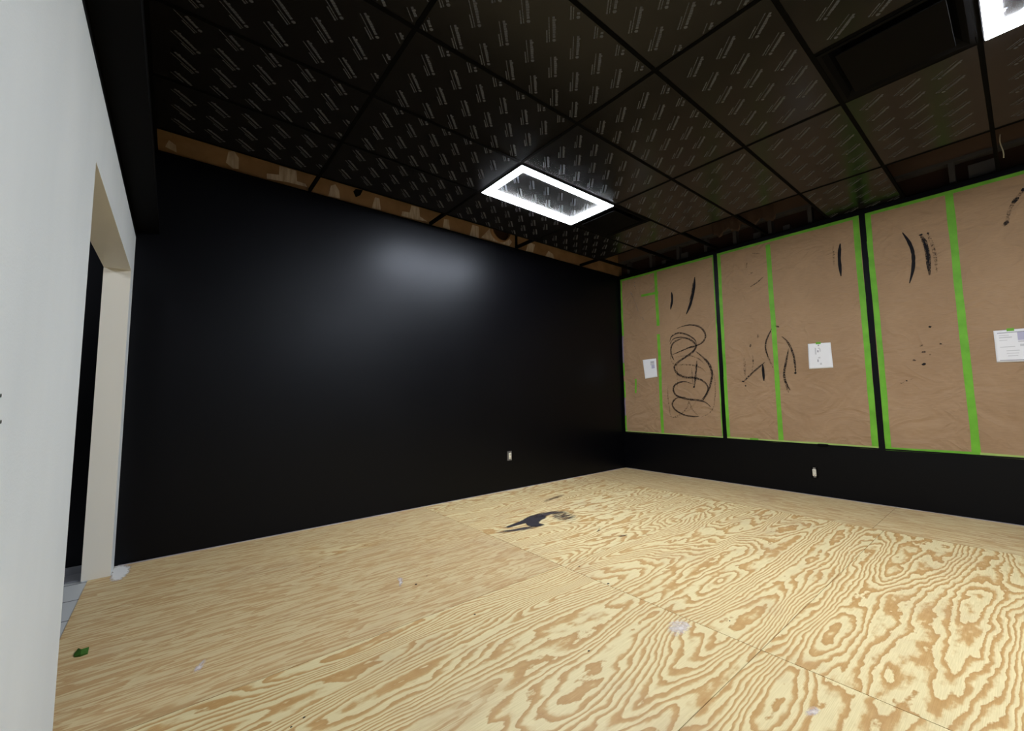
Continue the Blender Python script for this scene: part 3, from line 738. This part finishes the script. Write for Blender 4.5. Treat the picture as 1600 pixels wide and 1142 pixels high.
stain_part(K([(742, 418), (800, 395), (860, 370), (905, 345), (960, 332), (1010, 335), (1020, 352), (985, 372), (975, 390), (1010, 400), (960, 415), (900, 408), (880, 392), (820, 405), (775, 420)]), 'dark_patch', 'paint_floor', .0006)
stain_part(K([(900, 350), (950, 328), (1010, 318), (1090, 310), (1150, 316), (1120, 326), (1050, 336), (1010, 350), (950, 360)]), 'dark_patch', 'paint_floor_thin', .0012)
stain_part(K([(680, 458), (720, 440), (800, 428), (905, 408), (985, 402), (950, 422), (860, 438), (780, 448)]), 'thin_streak', 'paint_floor_thin', .0018)
stain_part(K([(1000, 330), (1100, 300), (1190, 310), (1240, 350), (1200, 388), (1140, 392), (1080, 380), (1040, 368)]), 'dry_trail', 'paint_floor_dry', .0024)
floor_shape(K([(960, 262), (1040, 230), (1110, 208), (1150, 203), (1130, 218), (1060, 245), (1000, 262)]), 'scuff_mark', 'thin brown scuff on the plywood between the paint smear and the black wall', 'scuff', 'smudge_brown')
floor_shape(K([(1330, 440), (1345, 420), (1360, 422), (1345, 442), (1320, 452)]), 'scuff_mark', 'short dark scuff on the plywood right of the paint smear', 'scuff', 'paint_floor_dry')
floor_shape(K([(1450, 470), (1500, 458), (1530, 462), (1500, 475), (1460, 480)]), 'scuff_mark', 'faint brown scuff on the plywood furthest right of the paint smear', 'scuff', 'smudge_brown')
floor_shape(K([(75, 725), (100, 712), (125, 728), (120, 770), (110, 805), (92, 800), (90, 765)]), 'plaster_spot', 'small pale plaster spot on the plywood left of the centre seam', 'plaster spot', 'smudge_white')
floor_shape([(1040, 970), (1062, 962), (1086, 975), (1078, 990), (1058, 1000), (1040, 990)], 'plaster_spot', 'broad pale plaster spot beside the seam in the middle of the floor', 'plaster spot', 'smudge_white')
floor_shape([(299, 1046), (306, 1040), (322, 1026), (326, 1032), (312, 1050), (300, 1056)], 'plaster_spot', 'faint pale plaster streak on the plywood near the white partition', 'plaster spot', 'smudge_white')
floor_shape([(1254, 1110), (1268, 1100), (1286, 1108), (1276, 1120), (1260, 1122)], 'plaster_spot', 'faint pale plaster spot at the bottom edge of the photo', 'plaster spot', 'smudge_white')
floor_shape([(170, 906), (176, 884), (196, 881), (206, 886), (198, 900), (186, 908), (174, 910)], 'plaster_smear', 'white plaster smear on the plywood at the foot of the door jamb', 'plaster smear', 'plaster_soft')
# scrap of green tape
q = MB(); L_ = [on(x_, y_, 2, 0) for x_, y_ in ((115, 1024), (122, 1016), (130, 1017), (139, 1014), (137, 1022), (126, 1026), (116, 1027))]
top = [(p.x, p.y, .004 + .006 * (k % 2)) for k, p in enumerate(L_)]; c = sum((Vector(v) for v in top), Vector()) / len(top); c.z = .018
bot = [(v[0], v[1], .0005) for v in top]
for k in range(len(top)):
    k2 = (k + 1) % len(top); q.face([top[k2], top[k], tuple(c)][::-1]); q.face([bot[k], bot[k2], top[k2], top[k]])
q.face(bot[::-1])
tag(q.build('tape_scrap', M['leaf_green'], origin=(c.x, c.y, 0)), 'crumpled scrap of green tape on the plywood beside the white partition', 'tape scrap')

# ------------------------------------------------------------------ added hallway fill light, world, view
ld = bpy.data.lights.new('hallway_fill_light', 'POINT'); ld.energy = 36; ld.shadow_soft_size = .15; ld.color = (.95, .97, 1)
lo = bpy.data.objects.new('hallway_fill_light', ld); C.objects.link(lo); lo.location = (XLO - 1.2, 2.4, 2.55)  # unseen fill added to brighten the hallway floor and door jamb
w = bpy.data.worlds.new('world'); bpy.context.scene.world = w; w.use_nodes = True
w.node_tree.nodes['Background'].inputs[0].default_value = (0, 0, 0, 1)
vs = bpy.context.scene.view_settings
vs.view_transform = 'Standard'; vs.look = 'None'; vs.exposure = 0.13; vs.gamma = 1; vs.use_curve_mapping = False
